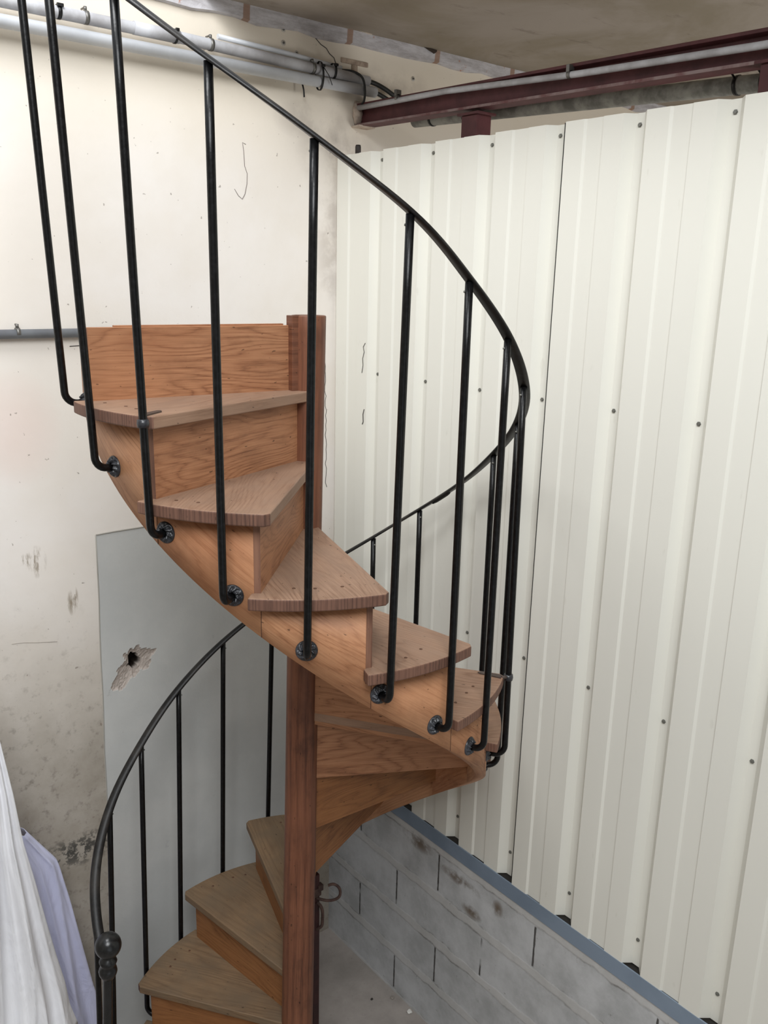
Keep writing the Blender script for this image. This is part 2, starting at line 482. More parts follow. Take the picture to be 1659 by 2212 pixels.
# broken plaster flakes at the ceiling edge
def flake(x, y, z, r, seed, name, mat, label):
    rg = random.Random(seed); m_ = MB()
    c = Vector((x, y, z)); pts = []
    for k in range(9):
        a = 2 * PI * k / 9; rr = r * rg.uniform(.5, 1.1)
        pts.append(c + Vector((math.cos(a) * rr * 1.6, math.sin(a) * rr * .2 - .004, math.sin(a) * rr * .5)))
    for k in range(9):
        m_.face([c + Vector((0, -r * .3, 0)), pts[k], pts[(k + 1) % 9]])
        m_.face([c + Vector((0, r * .2, 0)), pts[(k + 1) % 9], pts[k]])
    o = m_.build(name, mat); tag(o, label, 'plaster flake'); return o
flake(1.16, YW - .022, 3.928, .03, 3, 'plaster_flake', simple('dark_break', (70, 60, 52), .9), 'dark broken hole flake in the whitewashed timber under the ceiling, nearer the beam')
flake(.83, YW - .022, 3.935, .02, 5, 'plaster_flake', simple('pale_break', (214, 202, 188), .9), 'pale lifted plaster flake along the top edge of the whitewashed timber')

# ------------------------------------------------------------------ corrugated sheets
PITCH, G0, DEP = .2742, -.589, .028
def sheet_profile(s0, s1):
    pts = []
    for k in range(-1, 20):
        g = G0 + PITCH * k
        pts += [(g, 0), (g + .022, DEP), (g + .048, DEP), (g + .072, 0), (g + .141, 0), (g + .149, .005), (g + .205, .005), (g + .208, 0)]
    pts.sort()
    def ev(s):
        for a, b in zip(pts, pts[1:]):
            if a[0] <= s <= b[0]: return a[1] + (b[1] - a[1]) * (s - a[0]) / (b[0] - a[0])
        return 0
    return [(s0, ev(s0))] + [p for p in pts if s0 < p[0] < s1] + [(s1, ev(s1))]
ZB, ZT = .946, 3.49
def hexbolt(mb, p, r=.005, h=.004):
    rows = []
    x, y, z = p
    for (rr, d) in ((r * 1.35, 0), (r * 1.35, -.0012), (r, -.0015), (r, -h), (0.0001, -h)):
        rows.append([Vector((x + d, y + rr * math.cos(PI / 3 * j), z + rr * math.sin(PI / 3 * j))) for j in range(6)])
    mb.grid(rows, closed_u=True, smooth=False)
hm = MB(); hexbolt(hm, (0, 0, 0)); scr_proto = None
def make_sheet(s0, s1, dx, ks, label):
    global scr_proto
    root = empty('corrugated_sheet', (XW, -(s0 + s1) / 2, ZB)); tag(root, label, 'wall sheet', 'corrugated steel sheets of the right wall')
    cy = -(s0 + s1) / 2
    mb = MB(); prof = sheet_profile(s0, s1)
    rows = [[Vector((d + dx, -s - cy, z)) for s, d in prof] for z in (0, .8, 1.7, ZT - ZB)]
    mb.grid(rows, smooth=False)
    mb.build('sheet_panel', SHEET, root, solid=.0012)
    for k in ks:
        g = G0 + PITCH * k + .034
        for z in (3.46, 2.69, 1.808, 1.042):
            if scr_proto is None:
                scr_proto = hm.build('screw', ZINC, root); o = scr_proto
            else:
                o = scr_proto.copy(); COL.objects.link(o); o.parent = root
            o.location = (DEP + dx - .0008, -g - cy, z - ZB)
    return root
shA = make_sheet(-.808, .3015, .0015, (0, 1, 2, 3), 'cream corrugated steel sheet reaching into the room corner behind the spiral stair')
shB = make_sheet(.3095, 1.40, -.0015, (4, 5, 6, 7), 'cream corrugated steel sheet at the right, beyond the dark overlap seam')
shC = make_sheet(1.405, 2.50, .0, (8, 9, 10, 11), 'cream corrugated steel sheet outside the picture, nearest the viewer')
mb = MB(); mb.box(XW + .0008, XW + .004, -.3092, -.3035, ZB + .002, ZT - .002)  # dark strip standing in for the shade inside the sheet overlap
struct(mb.build('trim_seam_shade', DARK))
# little scratches on the first sheet
def scratch(pts, parent, w=.0012):
    m_ = MB(); m_.tube(pts, w, 5); return m_.build('scratch', MARK, parent)
L0 = Vector((XW, -(-.808 + .3015) / 2, ZB))
def onsheet(pl): return [Vector((XW - .0005, -s, z)) - L0 for s, z in pl]
scratch(onsheet([(-.60, 2.805), (-.612, 2.79), (-.606, 2.77), (-.615, 2.745), (-.612, 2.72), (-.618, 2.69)]), shA)
scratch(onsheet([(-.60, 2.55), (-.607, 2.53), (-.605, 2.50), (-.61, 2.49)]), shA, .0018)

# ------------------------------------------------------------------ steel beam, posts, pipes above the sheets
def bz(y): return -.0145 * (.75 - y) * 1.0
beam = empty('steel_beam', (.832, YW, 3.60)); tag(beam, 'maroon painted steel I-beam running above the cream sheets', 'beam')
mb = MB()
sec = [(-.032, 0), (.032, 0), (.032, .009), (.005, .012), (.005, .067), (.032, .071), (.032, .080), (-.032, .080), (-.032, .071), (-.005, .067), (-.005, .012), (-.032, .009)]
ys = [0, -1, -2, -3.5, -5.3]
rows = [[Vector((a, y, b + .006 - .018 * (-y))) for a, b in sec] for y in ys]
for k in range(len(ys) - 1):
    for j in range(len(sec)):
        j2 = (j + 1) % len(sec)
        mb.face([rows[k][j], rows[k][j2], rows[k + 1][j2], rows[k + 1][j]], None, 1 if j == 11 else 0)
mb.face(rows[0]); mb.face(rows[-1][::-1])
mb.build('beam_section', [MAROON, MAROON_D], beam, bevel=.001)
mb = MB()
rg = random.Random(4); rows = []
for i in range(9):
    t = i / 8; rr = math.sin(PI * (.12 + .76 * t))
    rows.append([Vector((-.022 + .03 * rr * math.cos(2 * PI * j / 14) * rg.uniform(.85, 1.1), -.003 - .02 * abs(math.sin(PI * t)) * max(0, math.sin(2 * PI * j / 14 - .5)) * 1.2 - .006 * rg.random(), .008 + .088 * t)) for j in range(14)])
mb.grid(rows, closed_u=True); mb.face(rows[0]); mb.face(rows[-1])
mb.build('plaster_packing', PATCH, beam)
mb = MB(); mb.box(-.046, .03, -.05, 0, .0, .007); mb.build('bearing_plate', PATCH, beam, bevel=.001)

def post(y, label):
    p = empty('steel_post', (.832, y, 0)); tag(p, label, 'post')
    mb = MB(); mb.box(-.034, .034, -.036, .036, .0, 3.575); mb.build('post_shaft', MAROON, p, bevel=.002)
    mb = MB(); mb.box(-.042, .042, -.05, .05, 3.575, 3.583 ); mb.build('cap_plate', MAROON, p, bevel=.001)
    return p
post(.182, 'maroon square steel post behind the sheets, under the middle of the beam')
post(-.865, 'maroon square steel post at the right edge of the picture, under the beam')

def pipe(name, label, cat, pts, r, mat, group=None, clips=(), clipr=None, clipmat=None, clipw=.012, n=20):
    root = empty(name, pts[0]); tag(root, label, cat, group); o0 = Vector(pts[0])
    mb = MB(); mb.tube([Vector(p) - o0 for p in pts], r, n); mb.build('tube', mat, root)
    for c, nm in clips:
        mb = MB(); c = Vector(c) - o0
        d = (Vector(pts[-1]) - Vector(pts[0])).normalized()
        mb.tube([c - d * clipw / 2, c + d * clipw / 2], (clipr or r * 1.12), n)
        if nm == 'clip':
            mb.tube([c + Vector((0, 0, r)), c + Vector((0, 0, r + .012))], .005, 10)
            mb.tube([c + Vector((0, 0, r + .01)), c + Vector((0, .03, r + .01))], .003, 8)
        mb.build(nm, clipmat or CLIPM, root)
    return root

# conduits on the plaster wall
yl = YW - .052
low = pipe('conduit_pipe', 'lower smooth white conduit pipe along the plaster wall', 'pipe', [(-3.4, yl, 3.727), (.856, yl, 3.727)], .019, PVC)
up = pipe('conduit_pipe', 'upper dusty grey conduit pipe with clips along the plaster wall', 'pipe', [(-3.4, yl + .004, 3.782), (.03, yl + .004, 3.780), (.826, yl + .004, 3.762)], .018, PVC2,
          clips=[((-.255, yl + .004, 3.7815), 'clip'), ((.163, yl + .004, 3.777), 'clip'), ((.57, yl + .004, 3.768), 'clip')], clipr=.0198)
mb = MB(); mb.tube([Vector((-.105, yl + .004, 3.7805)) - Vector((-3.4, yl + .004, 3.782)), Vector((.05, yl + .004, 3.7798)) - Vector((-3.4, yl + .004, 3.782))], .0198, 20)
mb.build('coupling', PVC2, up)
pipe('thin_conduit', 'thin white conduit resting on top of the upper wall pipe', 'pipe', [(.2, YW - .03, 3.811), (.50, YW - .03, 3.803), (.712, YW - .03, 3.793)], .0085, PVC)
def ring_tie(name, label, c, ry, rz, w, tail=None, mat=BLACKP, group='black cable ties'):
    root = empty(name, c); tag(root, label, 'cable tie')
    mb = MB(); n = 28
    rows = []
    for dx in (-w / 2, w / 2):
        rows.append([Vector((dx + .0, ry * math.cos(2 * PI * j / n), rz * math.sin(2 * PI * j / n))) for j in range(n)])
    mb.grid(rows, closed_u=True); mb.build('strap', mat, root, solid=.0016)
    mb = MB(); mb.box(-w * .9, w * .9, -ry - .003, -ry + .004, rz * .55, rz * .55 + .009); mb.build('lock_head', mat, root, bevel=.001)
    if tail:
        mb = MB(); mb.tube([Vector((0, -ry, rz * .55)), *[Vector(t) for t in tail]], .0022, 6, flat=.6); mb.build('tail', mat, root)
    return root
ring_tie('cable_tie', 'black tie band around the upper wall pipe, leftmost one', (-.337, yl + .004, 3.7815), .0195, .0195, .011)
ring_tie('cable_tie', 'narrow black tie band around the upper wall pipe where the handrail crosses it', (.035, yl + .004, 3.780), .0212, .0212, .007)
ring_tie('cable_tie', 'black cable tie round both wall pipes with a long dangling tail', (.60, yl + .001, 3.747), .024, .048, .008, [(.02, -.03, .0), (.035, -.03, -.03)])
ring_tie('cable_tie', 'black cable tie round the upper wall pipe near its right end', (.662, yl + .004, 3.772), .0205, .026, .009)
def cable(label, pts, r, mat=CABLE, name='electric_cable', cat='cable'):
    pts = [Vector(p) for p in pts]
    out = []
    for i in range(len(pts) - 1):
        p0 = pts[max(i - 1, 0)]; p1 = pts[i]; p2 = pts[i + 1]; p3 = pts[min(i + 2, len(pts) - 1)]
        for k in range(8):
            t = k / 8
            out.append(.5 * ((2 * p1) + (p2 - p0) * t + (2 * p0 - 5 * p1 + 4 * p2 - p3) * t * t + (3 * p1 - p0 - 3 * p2 + p3) * t ** 3))
    out.append(pts[-1])
    root = out[0].copy(); m_ = MB(); m_.tube([p - root for p in out], r, 10)
    o = m_.build(name, mat); o.location = root; tag(o, label, cat); return o
cable('thin black cable arching from the thin conduit down to the beam end', [(.705, YW - .018, 3.787), (.745, YW - .05, 3.785), (.775, YW - .075, 3.765), (.79, YW - .075, 3.725), (.798, YW - .06, 3.69), (.802, YW - .04, 3.68)], .0042)
cable('thick black cable leaving the end of the upper wall pipe', [(.828, yl + .004, 3.762), (.86, yl, 3.757), (.90, yl - .01, 3.742), (.96, yl - .02, 3.716), (1.05, yl - .02, 3.705)], .0085)
cable('black cable leaving the end of the lower wall pipe behind the beam', [(.858, yl, 3.727), (.88, yl, 3.722), (.92, yl - .005, 3.709), (.98, yl - .01, 3.70)], .008)
cable('loose tie end hanging straight below the two wall pipes', [(.545, YW - .02, 3.72), (.545, YW - .03, 3.695), (.547, YW - .03, 3.672)], .003, BLACKP, 'tie_tail', 'cable tie')
# conduit on the beam
pipe('beam_conduit', 'pale grey conduit clipped along the face of the maroon beam', 'pipe', [(.797, YW - .03, 3.668), (.795, .30, 3.662), (.795, -.27, 3.634), (.795, -.81, 3.617), (.795, -2.0, 3.59)], .0095, GREYC if False else PVC2)
for y, z, lb in ((.55, 3.674, 'small grey clip holding the beam conduit, near the plaster wall'), (-.235, 3.637, 'small grey clip holding the beam conduit, middle of the beam')):
    mb = MB(); mb.box(-.012, .012, -.006, .006, .006, .026); mb.tube([(-.0, -.006, 0), (-.0, .006, 0)], .0118, 14)
    o = mb.build('conduit_clip', CLIPM, bevel=.0008); o.location = (.795, y, z); tag(o, lb, 'clip')
# dusty pipe behind the sheets
pipe('galvanised_pipe', 'dusty grey pipe hanging under the beam behind the sheets', 'pipe', [(.925, .60, 3.618), (.925, -.72, 3.562), (.925, -1.9, 3.50)], .0235, GALV)
def hang(y, label, r=.0255, long=True):
    zc = 3.618 - (.60 - y) * .0424
    root = empty('cable_tie', (.925, y, zc)); tag(root, label, 'cable tie')
    mb = MB(); mb.tube([(0, -.005, 0), (0, .005, 0)], r, 20); mb.build('strap', BLACKP, root)
    mb = MB(); mb.tube([(-r * .6, 0, r * .5), (-.06, 0, .035)] if long else [(-r, 0, 0), (-r - .004, .0, r + .008)], .0028, 6); mb.build('tail', BLACKP, root)
hang(.50, 'black tie around the dusty pipe, near its open left end')
hang(.325, 'black tie around the dusty pipe, left of the maroon post')
hang(-.70, 'black band around the dusty pipe near the right edge')
hang(-.775, 'black tie holding the dusty pipe to the right-hand post')
mb = MB(); mb.lathe([(.0001, .02), (.009, .019), (.011, .012), (.011, -.02), (.0001, -.02)], 14)
o = mb.build('bolt_head', simple('dark_bolt', (58, 52, 50), .6)); o.location = (.75, .72, 3.508); tag(o, 'dark bolt head poking up behind the first sheet in the corner', 'bolt')

# grey conduit on the left
c2 = pipe('wall_conduit', 'horizontal grey conduit on the plaster wall, left of the stair top', 'pipe', [(-3.4, YW - .016, 2.858), (-.1, YW - .016, 2.852)], .0145, GREYC, clips=[((-.52, YW - .016, 2.857), 'clip')], clipr=.0158)
# T shaped steel stub flush in the plaster
mb = MB(); mb.box(-.063, .063, -.006, .004, -.008, .008); mb.box(-.013, .013, -.005, .004, -.07, -.008)
o = mb.build('steel_stub', simple('painted_steel_stub', (196, 178, 160), .8, col2=(150, 132, 118), sc_=30), bevel=.001); o.location = (.795, YW, 3.828); tag(o, 'T-shaped steel section end set in the plaster above the beam end', 'steel stub')
mb = MB()
mb.box(-.009, .009, -.002, .0, -.09, -.03)
# wall plugs with washers
k = 0
for x, z, lb in ((.479, 3.886, 'topmost'), (.479, 3.843, 'lower of the vertical pair'), (.534, 3.818, 'single one just above the pipes'), (1.09, 3.815, 'one to the right, above the beam')):
    root = empty('wall_screw', (x, YW, z)); tag(root, 'small washer-headed screw in the plaster wall, ' + lb, 'screw', 'washer-headed screws in the plaster')
    mb = MB(); mb.lathe([(.0001, .004), (.004, .004), (.0045, .003), (.0045, 0)], 10, Matrix.Rotation(PI / 2, 4, 'X')); mb.build('screw_head', CLIPM, root)
    mb = MB(); mb.lathe([(.0045, .0012), (.0095, .0012), (.0095, 0)], 16, Matrix.Rotation(PI / 2, 4, 'X')); mb.build('washer', simple('pale_washer', (206, 200, 190), .6), root)
# cracks and the loose wire on the plaster
def wallmark(name, label, cat, pts, r=.0012, mat=None):
    pts = [Vector((x, YW - .0008, z)) for x, z in pts]; b = pts[0].copy()
    m_ = MB(); m_.tube([p - b for p in pts], r, 5); o = m_.build(name, mat or MARK); o.location = b; tag(o, label, cat)
wallmark('hanging_wire', 'thin bent wire on the plaster between the stair rails', 'wire', [(.318, 3.492), (.305, 3.497), (.309, 3.47), (.312, 3.42), (.322, 3.395), (.320, 3.36), (.311, 3.325), (.30, 3.308), (.285, 3.318), (.269, 3.34)], .0010, simple('wire_dull', (120, 108, 104), .6))
wallmark('wall_crack', 'jagged plaster crack beside the T-shaped steel stub', 'crack', [(.60, 3.905), (.612, 3.885), (.64, 3.865), (.665, 3.856), (.68, 3.84), (.70, 3.83), (.715, 3.80)], .0016)
def cr(x0, z0, z1, sd, n=26):
    rg = random.Random(sd); return [(x0 + rg.uniform(-.004, .004) + (k / n - .5) * .008, z0 + (z1 - z0) * k / n) for k in range(n + 1)]
wallmark('wall_crack', 'fine vertical crack in the plaster beside the corrugated sheet', 'crack', cr(.672, 2.72, 2.20, 3), .0012)
wallmark('wall_nail', 'short horizontal nail scratch left of the stair top', 'nail', [(-.355, 2.809), (-.31, 2.811)], .0014, simple('nail_dark', (70, 66, 62), .5))
wallmark('wall_crack', 'long thin scratch low on the plaster wall at the left', 'crack', [(-.62, 1.83), (-.58, 1.825), (-.54, 1.815), (-.47, 1.80)], .0006, simple('scratch_pale', (168, 160, 150), .8))

# ------------------------------------------------------------------ SPIRAL STAIRCASE
ZO = 2.616
ROOT = empty('spiral_staircase', (0, 0, 0), R(-34))
tag(ROOT, 'wooden spiral staircase with black iron balusters and handrail', 'staircase')
A_B = R(17.14); A_T = R(25.85); H = .2; HB = H * A_B / A_T
PH4 = R(-88.0); ZR4 = -.420 + ZO
PSI2 = R(-70.38); ZT2 = -.278 + ZO
RS, RT, RBAL = .587, .626, .636
TH = .030; RTH = .016; NOSE = .029
def bth(i): return PH4 + (i - 4) * A_B
def bzr(i): return ZR4 - (i - 4) * HB
def helix_z(th): return ZR4 - (th - PH4) / A_B * HB
def tth(i): return PSI2 + (i - 2) * A_T
def tz(i): return ZT2 - (i - 2) * H
DEL = math.atan2(NOSE, RT)
def rho(i): return tth(i) - DEL
def P(r, th, z): return Vector((r * math.cos(th), r * math.sin(th), z))
def pole_c(z): return Vector((.016 * (z - 1.42), 0, z)) if True else Vector((0, 0, z))
LAST = 13

# centre pole
mb = MB(); rows = []; N = 30; zs = [0, .12, .5, .9, 1.3, 1.7, 2.1, 2.5, 2.9, ZO + .327]
rz_ = []
for z in zs:
    c = pole_c(z); r = .056 - .007 * min(1, z / 2.0)
    rows.append([c + Vector((r * math.cos(2 * PI * j / N), r * math.sin(2 * PI * j / N), 0)) for j in range(N)]); rz_.append(z)
mb.grid(rows, closed_u=True, uvf=lambda a, b: (rz_[min(b, len(rz_) - 1)], a / N * .33))
mb.face(rows[-1], [(p.x * .2, p.y) for p in rows[-1]]); mb.face(rows[0][::-1])
mb.build('centre_pole', W_POLE, ROOT, bevel=.003, bangle=60)
# square-cut block standing on the pole side at the top
cap = MB(); a = rho(-1)
Mc = Matrix.Translation(pole_c(ZO + .2)) @ Matrix.Rotation(a, 4, 'Z')
cap.box(.030, .062, -.012, .022, -.06 - .02, .127, M=Mc)
cap.build('pole_cheek', W_POLE, ROOT, bevel=.002)

# treads
def tread_outline(i):
    ri = rho(i); rp = rho(i - 1)
    d = Vector((math.cos(ri), math.sin(ri), 0)); n = Vector((-math.sin(ri), math.cos(ri), 0))
    pts = []
    u1 = math.sqrt(RT ** 2 - NOSE ** 2)
    c = pole_c(tz(i)); c.z = 0
    inner = c * 1.0
    pts.append(inner + d * .035 + n * NOSE)
    pts.append(d * (u1 - .012) + n * NOSE)
    ths = tth(i)
    a0 = ths - .018; a1 = rp - R(2.2)
    K = 14
    for k in range(K + 1):
        a = a0 + (a1 - a0) * k / K
        pts.append(P(RT, a, 0))
    # return nosing ends, then back edge just behind the riser above
    pts.append(P(RS + .004, a1, 0))
    d2 = Vector((math.cos(rp), math.sin(rp), 0)); n2 = Vector((-math.sin(rp), math.cos(rp), 0))
    back = -RTH if i > 0 else -RTH
    pts.append(d2 * RS + n2 * back)
    pts.append(inner + d2 * .035 + n2 * back)
    return pts, d, n
def make_tread(i):
    pts, d, n = tread_outline(i); z1 = tz(i); z0 = z1 - TH
    off = (i * 3.17, i * 1.31)
    def uv(p): return (p.dot(d) + off[0], p.dot(n) + off[1])
    mb = MB(); m = len(pts)
    top = [Vector((p.x, p.y, z1)) for p in pts]; bot = [Vector((p.x, p.y, z0)) for p in pts]
    mb.face(top[::-1], [uv(p) for p in top][::-1]); mb.face(bot, [uv(p) for p in bot])
    L = 0
    for k in range(m):
        k2 = (k + 1) % m
        ll = (pts[k2] - pts[k]).length
        arc = 1 <= k <= 16
        if arc: u4 = [(off[0], 2.6 * L + off[1]), (off[0], 2.6 * (L + ll) + off[1]), (off[0] + TH, 2.6 * (L + ll) + off[1]), (off[0] + TH, 2.6 * L + off[1])]
        else: u4 = [(L + off[0], off[1]), (L + ll + off[0], off[1]), (L + ll + off[0], off[1] + TH), (L + off[0], off[1] + TH)]
        mb.face([bot[k], bot[k2], top[k2], top[k]][::-1] if False else [top[k], top[k2], bot[k2], bot[k]], [u4[3], u4[2], u4[1], u4[0]], 1 if arc else 0)
        L += ll
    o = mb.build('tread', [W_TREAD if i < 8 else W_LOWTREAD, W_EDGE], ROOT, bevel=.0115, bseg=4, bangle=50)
    bm = bmesh.new(); bm.from_mesh(o.data); bmesh.ops.recalc_face_normals(bm, faces=bm.faces); bm.to_mesh(o.data); bm.free()
    # wooden pegs / nail heads near the outer end
    rg = random.Random(i * 7 + 1)
    for k, fr in enumerate((.22, .45, .68)):
        a = rho(i - 1) + (rho(i) - rho(i - 1)) * fr + rg.uniform(-.03, .03)
        r_ = RS - .025 + rg.uniform(-.012, .012)
        pm = MB(); pm.lathe([(.0001, .0009), (.0042, .0009), (.0048, -.002)], 10)
        q = pm.build('nail_head', simple_nail, o); q.location = P(r_, a, z1)
    return o
simple_nail = simple('nail_hole_dark', (92, 62, 44), .7)
treads = [make_tread(i) for i in range(0, LAST + 1)]

# risers
def make_riser(i):
    a = rho(i); d = Vector((math.cos(a), math.sin(a), 0)); n = Vector((-math.sin(a), math.cos(a), 0))
    z1 = tz(i) - TH if i >= 0 else tz(i) - .022
    z0 = max(tz(i + 1) if i < LAST else 0.0, 0.0)
    zl = max(z0 - (TH + .012 if i < LAST else 0), 0)
    c = pole_c(z1); c.z = 0
    mb = MB(); r0 = .035; r1 = RS + .0012
    off = (i * 2.37 + 5, i * 1.9)
    F = [c + d * r0, d * r1]
    fr = [Vector((p.x, p.y, z)) for z in (z0, z1) for p in F]
    bk = [Vector((p.x, p.y, z)) - n * RTH for z in (zl, z1) for p in F]
    # front face reaches the tread; the back face runs down past the tread below
    frl = [Vector((p.x, p.y, zl)) for p in F]
    L = (F[1] - F[0]).length
    def uvs(zz): return zz + off[1]
    mb.face([frl[0], frl[1], fr[3], fr[2]], [(off[0], uvs(zl)), (off[0] + L, uvs(zl)), (off[0] + L, uvs(z1)), (off[0], uvs(z1))])
    mb.face([bk[1], bk[0], bk[2], bk[3]], [(off[0] + L, uvs(zl)), (off[0], uvs(zl)), (off[0], uvs(z1)), (off[0] + L, uvs(z1))])
    mb.face([frl[1], bk[1], bk[3], fr[3]], [(zl, 0), (zl, RTH), (z1, RTH), (z1, 0)], 1)
    mb.face([bk[0], frl[0], fr[2], bk[2]], None, 1)
    mb.face([fr[2], fr[3], bk[3], bk[2]], [(off[0], .1), (off[0] + L, .1), (off[0] + L, .1 + RTH), (off[0], .1 + RTH)], 0)
    mb.face([frl[1], frl[0], bk[0], bk[1]], [(off[0] + L, .2), (off[0], .2), (off[0], .2 + RTH), (off[0] + L, .2 + RTH)], 0)
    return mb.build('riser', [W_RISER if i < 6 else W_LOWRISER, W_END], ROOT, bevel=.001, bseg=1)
for i in range(-1, LAST + 1): make_riser(i)
# second thinner board capping the top riser
a = rho(-1); d = Vector((math.cos(a), math.sin(a), 0)); n = Vector((-math.sin(a), math.cos(a), 0))
mb = MB(); Mt = Matrix.Translation(Vector((0, 0, tz(-1) - .022))) @ Matrix.Rotation(a, 4, 'Z')
mb.box(.05, .52, -.018, -.003, -.01, .004, M=Mt); mb.build('riser_fillet', W_RISER, ROOT, bevel=.001)

# outer stringer: stepped top, helical bottom
def make_stringer():
    mb = MB(); RI = RS - .034
    DB = .0525
    def zb(a): return max(helix_z(a) - DB, 0.0)
    cells = []
    for i in range(0, LAST + 1): cells.append((rho(i - 1) - (0 if i else 0), rho(i) - R(1.6), tz(i) - TH + .001, i))
    # short tail past the top riser
    cells.insert(0, (rho(-1) - R(10.5), rho(-1) - R(1.6), tz(-1) - .028, -1))
    prev_top = None
    tot = 0
    for (a0, a1, zt, i) in cells:
        # fill the strip behind the riser too so the stringer is continuous
        a1f = rho(i)
        K = max(2, int(math.degrees(a1f - a0) / 1.7))
        off = (i * 5.83 + 2, i * 2.77 + 3)
        sl = -HB / A_B / RS
        def uv(a, z):
            u = a * RS; ca = 1 / math.hypot(1, sl)
            return ((u * ca + z * sl * ca) + off[0], (-u * sl * ca + z * ca) + off[1])
        for k in range(K):
            b0 = a0 + (a1f - a0) * k / K; b1 = a0 + (a1f - a0) * (k + 1) / K
            o0, o1, o2, o3 = P(RS, b0, zb(b0)), P(RS, b1, zb(b1)), P(RS, b1, zt), P(RS, b0, zt)
            mb.face([o0, o1, o2, o3], [uv(b0, zb(b0)), uv(b1, zb(b1)), uv(b1, zt), uv(b0, zt)], 0, True)
            i0, i1, i2, i3 = P(RI, b0, zb(b0)), P(RI, b1, zb(b1)), P(RI, b1, zt), P(RI, b0, zt)
            mb.face([i1, i0, i3, i2], [uv(b1, zb(b1)), uv(b0, zb(b0)), uv(b0, zt), uv(b1, zt)], 0, True)
            mb.face([o1, o0, i0, i1], [(b1 * RS, .5), (b0 * RS, .5), (b0 * RS, .534), (b1 * RS, .534)], 0, True)
            mb.face([o3, o2, i2, i3], [(b0 * RS, .6), (b1 * RS, .6), (b1 * RS, .634), (b0 * RS, .634)], 0, False)
        # vertical end where the step drops
        nxt = tz(i + 1) - TH + .001 if i < LAST else zb(a1f)
        mb.face([P(RS, a1f, nxt), P(RI, a1f, nxt), P(RI, a1f, zt), P(RS, a1f, zt)], [(0, 0), (0, .034), (.2, .034), (.2, 0)], 1)
        if i == -1:
            mb.face([P(RS, a0, zb(a0)), P(RS, a0, zt), P(RI, a0, zt), P(RI, a0, zb(a0))], None, 1)
    for i in range(0, LAST):
        a = rho(i) - .0004; zt0 = tz(i + 1) - TH - .002; zb0 = zb(a)
        mb.box(-.0006, .0006, -.0007, .0007, zb0, zt0, 2, Matrix.Translation(Vector((RS * math.cos(a), RS * math.sin(a), 0))) @ Matrix.Rotation(a, 4, 'Z'))
    o = mb.build('stringer', [W_STRING, W_END, simple('dark_joint', (70, 44, 32), .8)], ROOT)
    me = o.data
    return o
make_stringer()

# rail / baluster layout: nominal helix with the small leans of the old ironwork
# index: (top azimuth deg, top R, bottom azimuth deg, bottom R)
def nom(i): return math.degrees(bth(i))
ADJ = {-1: (nom(-1), .675, nom(-1), .64), 0: (nom(0) - .3, .675, nom(0), .637), 1: (nom(1) - .2, .676, nom(1), .637), 2: (-122.6, .664, nom(2), .638), 3: (-105.5, .652, -105.4, .650),
       4: (-87.4, .640, -88.6, .640), 5: (-69.8, .656, -70.7, .643), 6: (-53.7, .635, -53.8, .637), 7: (-37.5, .632, -37.5, .631), 8: (-21.0, .631, -17.0, .640),
       9: (nom(9), .632, nom(9), .634), 10: (15.4, .632, 15.2, .632), 11: (32.0, .640, 32.0, .640), 12: (48.8, .645, 48.8, .645), 13: (65.2, .642, 65.2, .645), 14: (82.5, .640, 83, .645),
       15: (99.6, .630, 102.2, .650), 16: (117.0, .634, 119.3, .645), 17: (134.3, .632, 136.6, .650), 18: (151.6, .631, 155.0, .640), 19: (169.3, .644, 170.5, .684), 20: (186.5, .650, 187.0, .685)}
RAILH = 1.1138
REF_RZ = {8: -.935 - 0 + .0}
def bal_z(i): return bzr(i)

# rosette prototype, local: disc in XZ... built facing +X (outward), centre at origin
def rosette_mesh():
    mb = MB(); rows = []; NR, NA = 9, 64
    for a_ in range(NR + 1):
        t = a_ / NR; r = .0085 + (.0265 - .0085) * t; row = []
        for j in range(NA):
            ph = 2 * PI * j / NA
            dome = .0105 * math.sqrt(max(0, 1 - (t * .93) ** 2.2)) * (.55 + .45 * math.sin(PI * min(1, t * 1.25 + .12)))
            sw = math.sin(9 * ph + 5.5 * t) ; env = math.sin(PI * min(1, max(0, (t - .08) / .84)))
            h_ = dome + .0042 * sw * env + .0012 * math.sin(18 * ph - 9 * t) * env
            if a_ == NR: h_ = .0008
            row.append(Vector((h_ + .001, r * math.cos(ph), r * math.sin(ph))))
        rows.append(row)
    mb.grid(rows, closed_u=True)
    mb.grid([rows[0], [Vector((.013, .0085 * math.cos(2 * PI * j / NA), .0085 * math.sin(2 * PI * j / NA))) for j in range(NA)]], closed_u=True)
    mb.grid([rows[-1], [Vector((-.001, .0265 * math.cos(2 * PI * j / NA), .0265 * math.sin(2 * PI * j / NA))) for j in range(NA)]], closed_u=True)
    return mb
ROS = None; SCR = None
BR = .0093
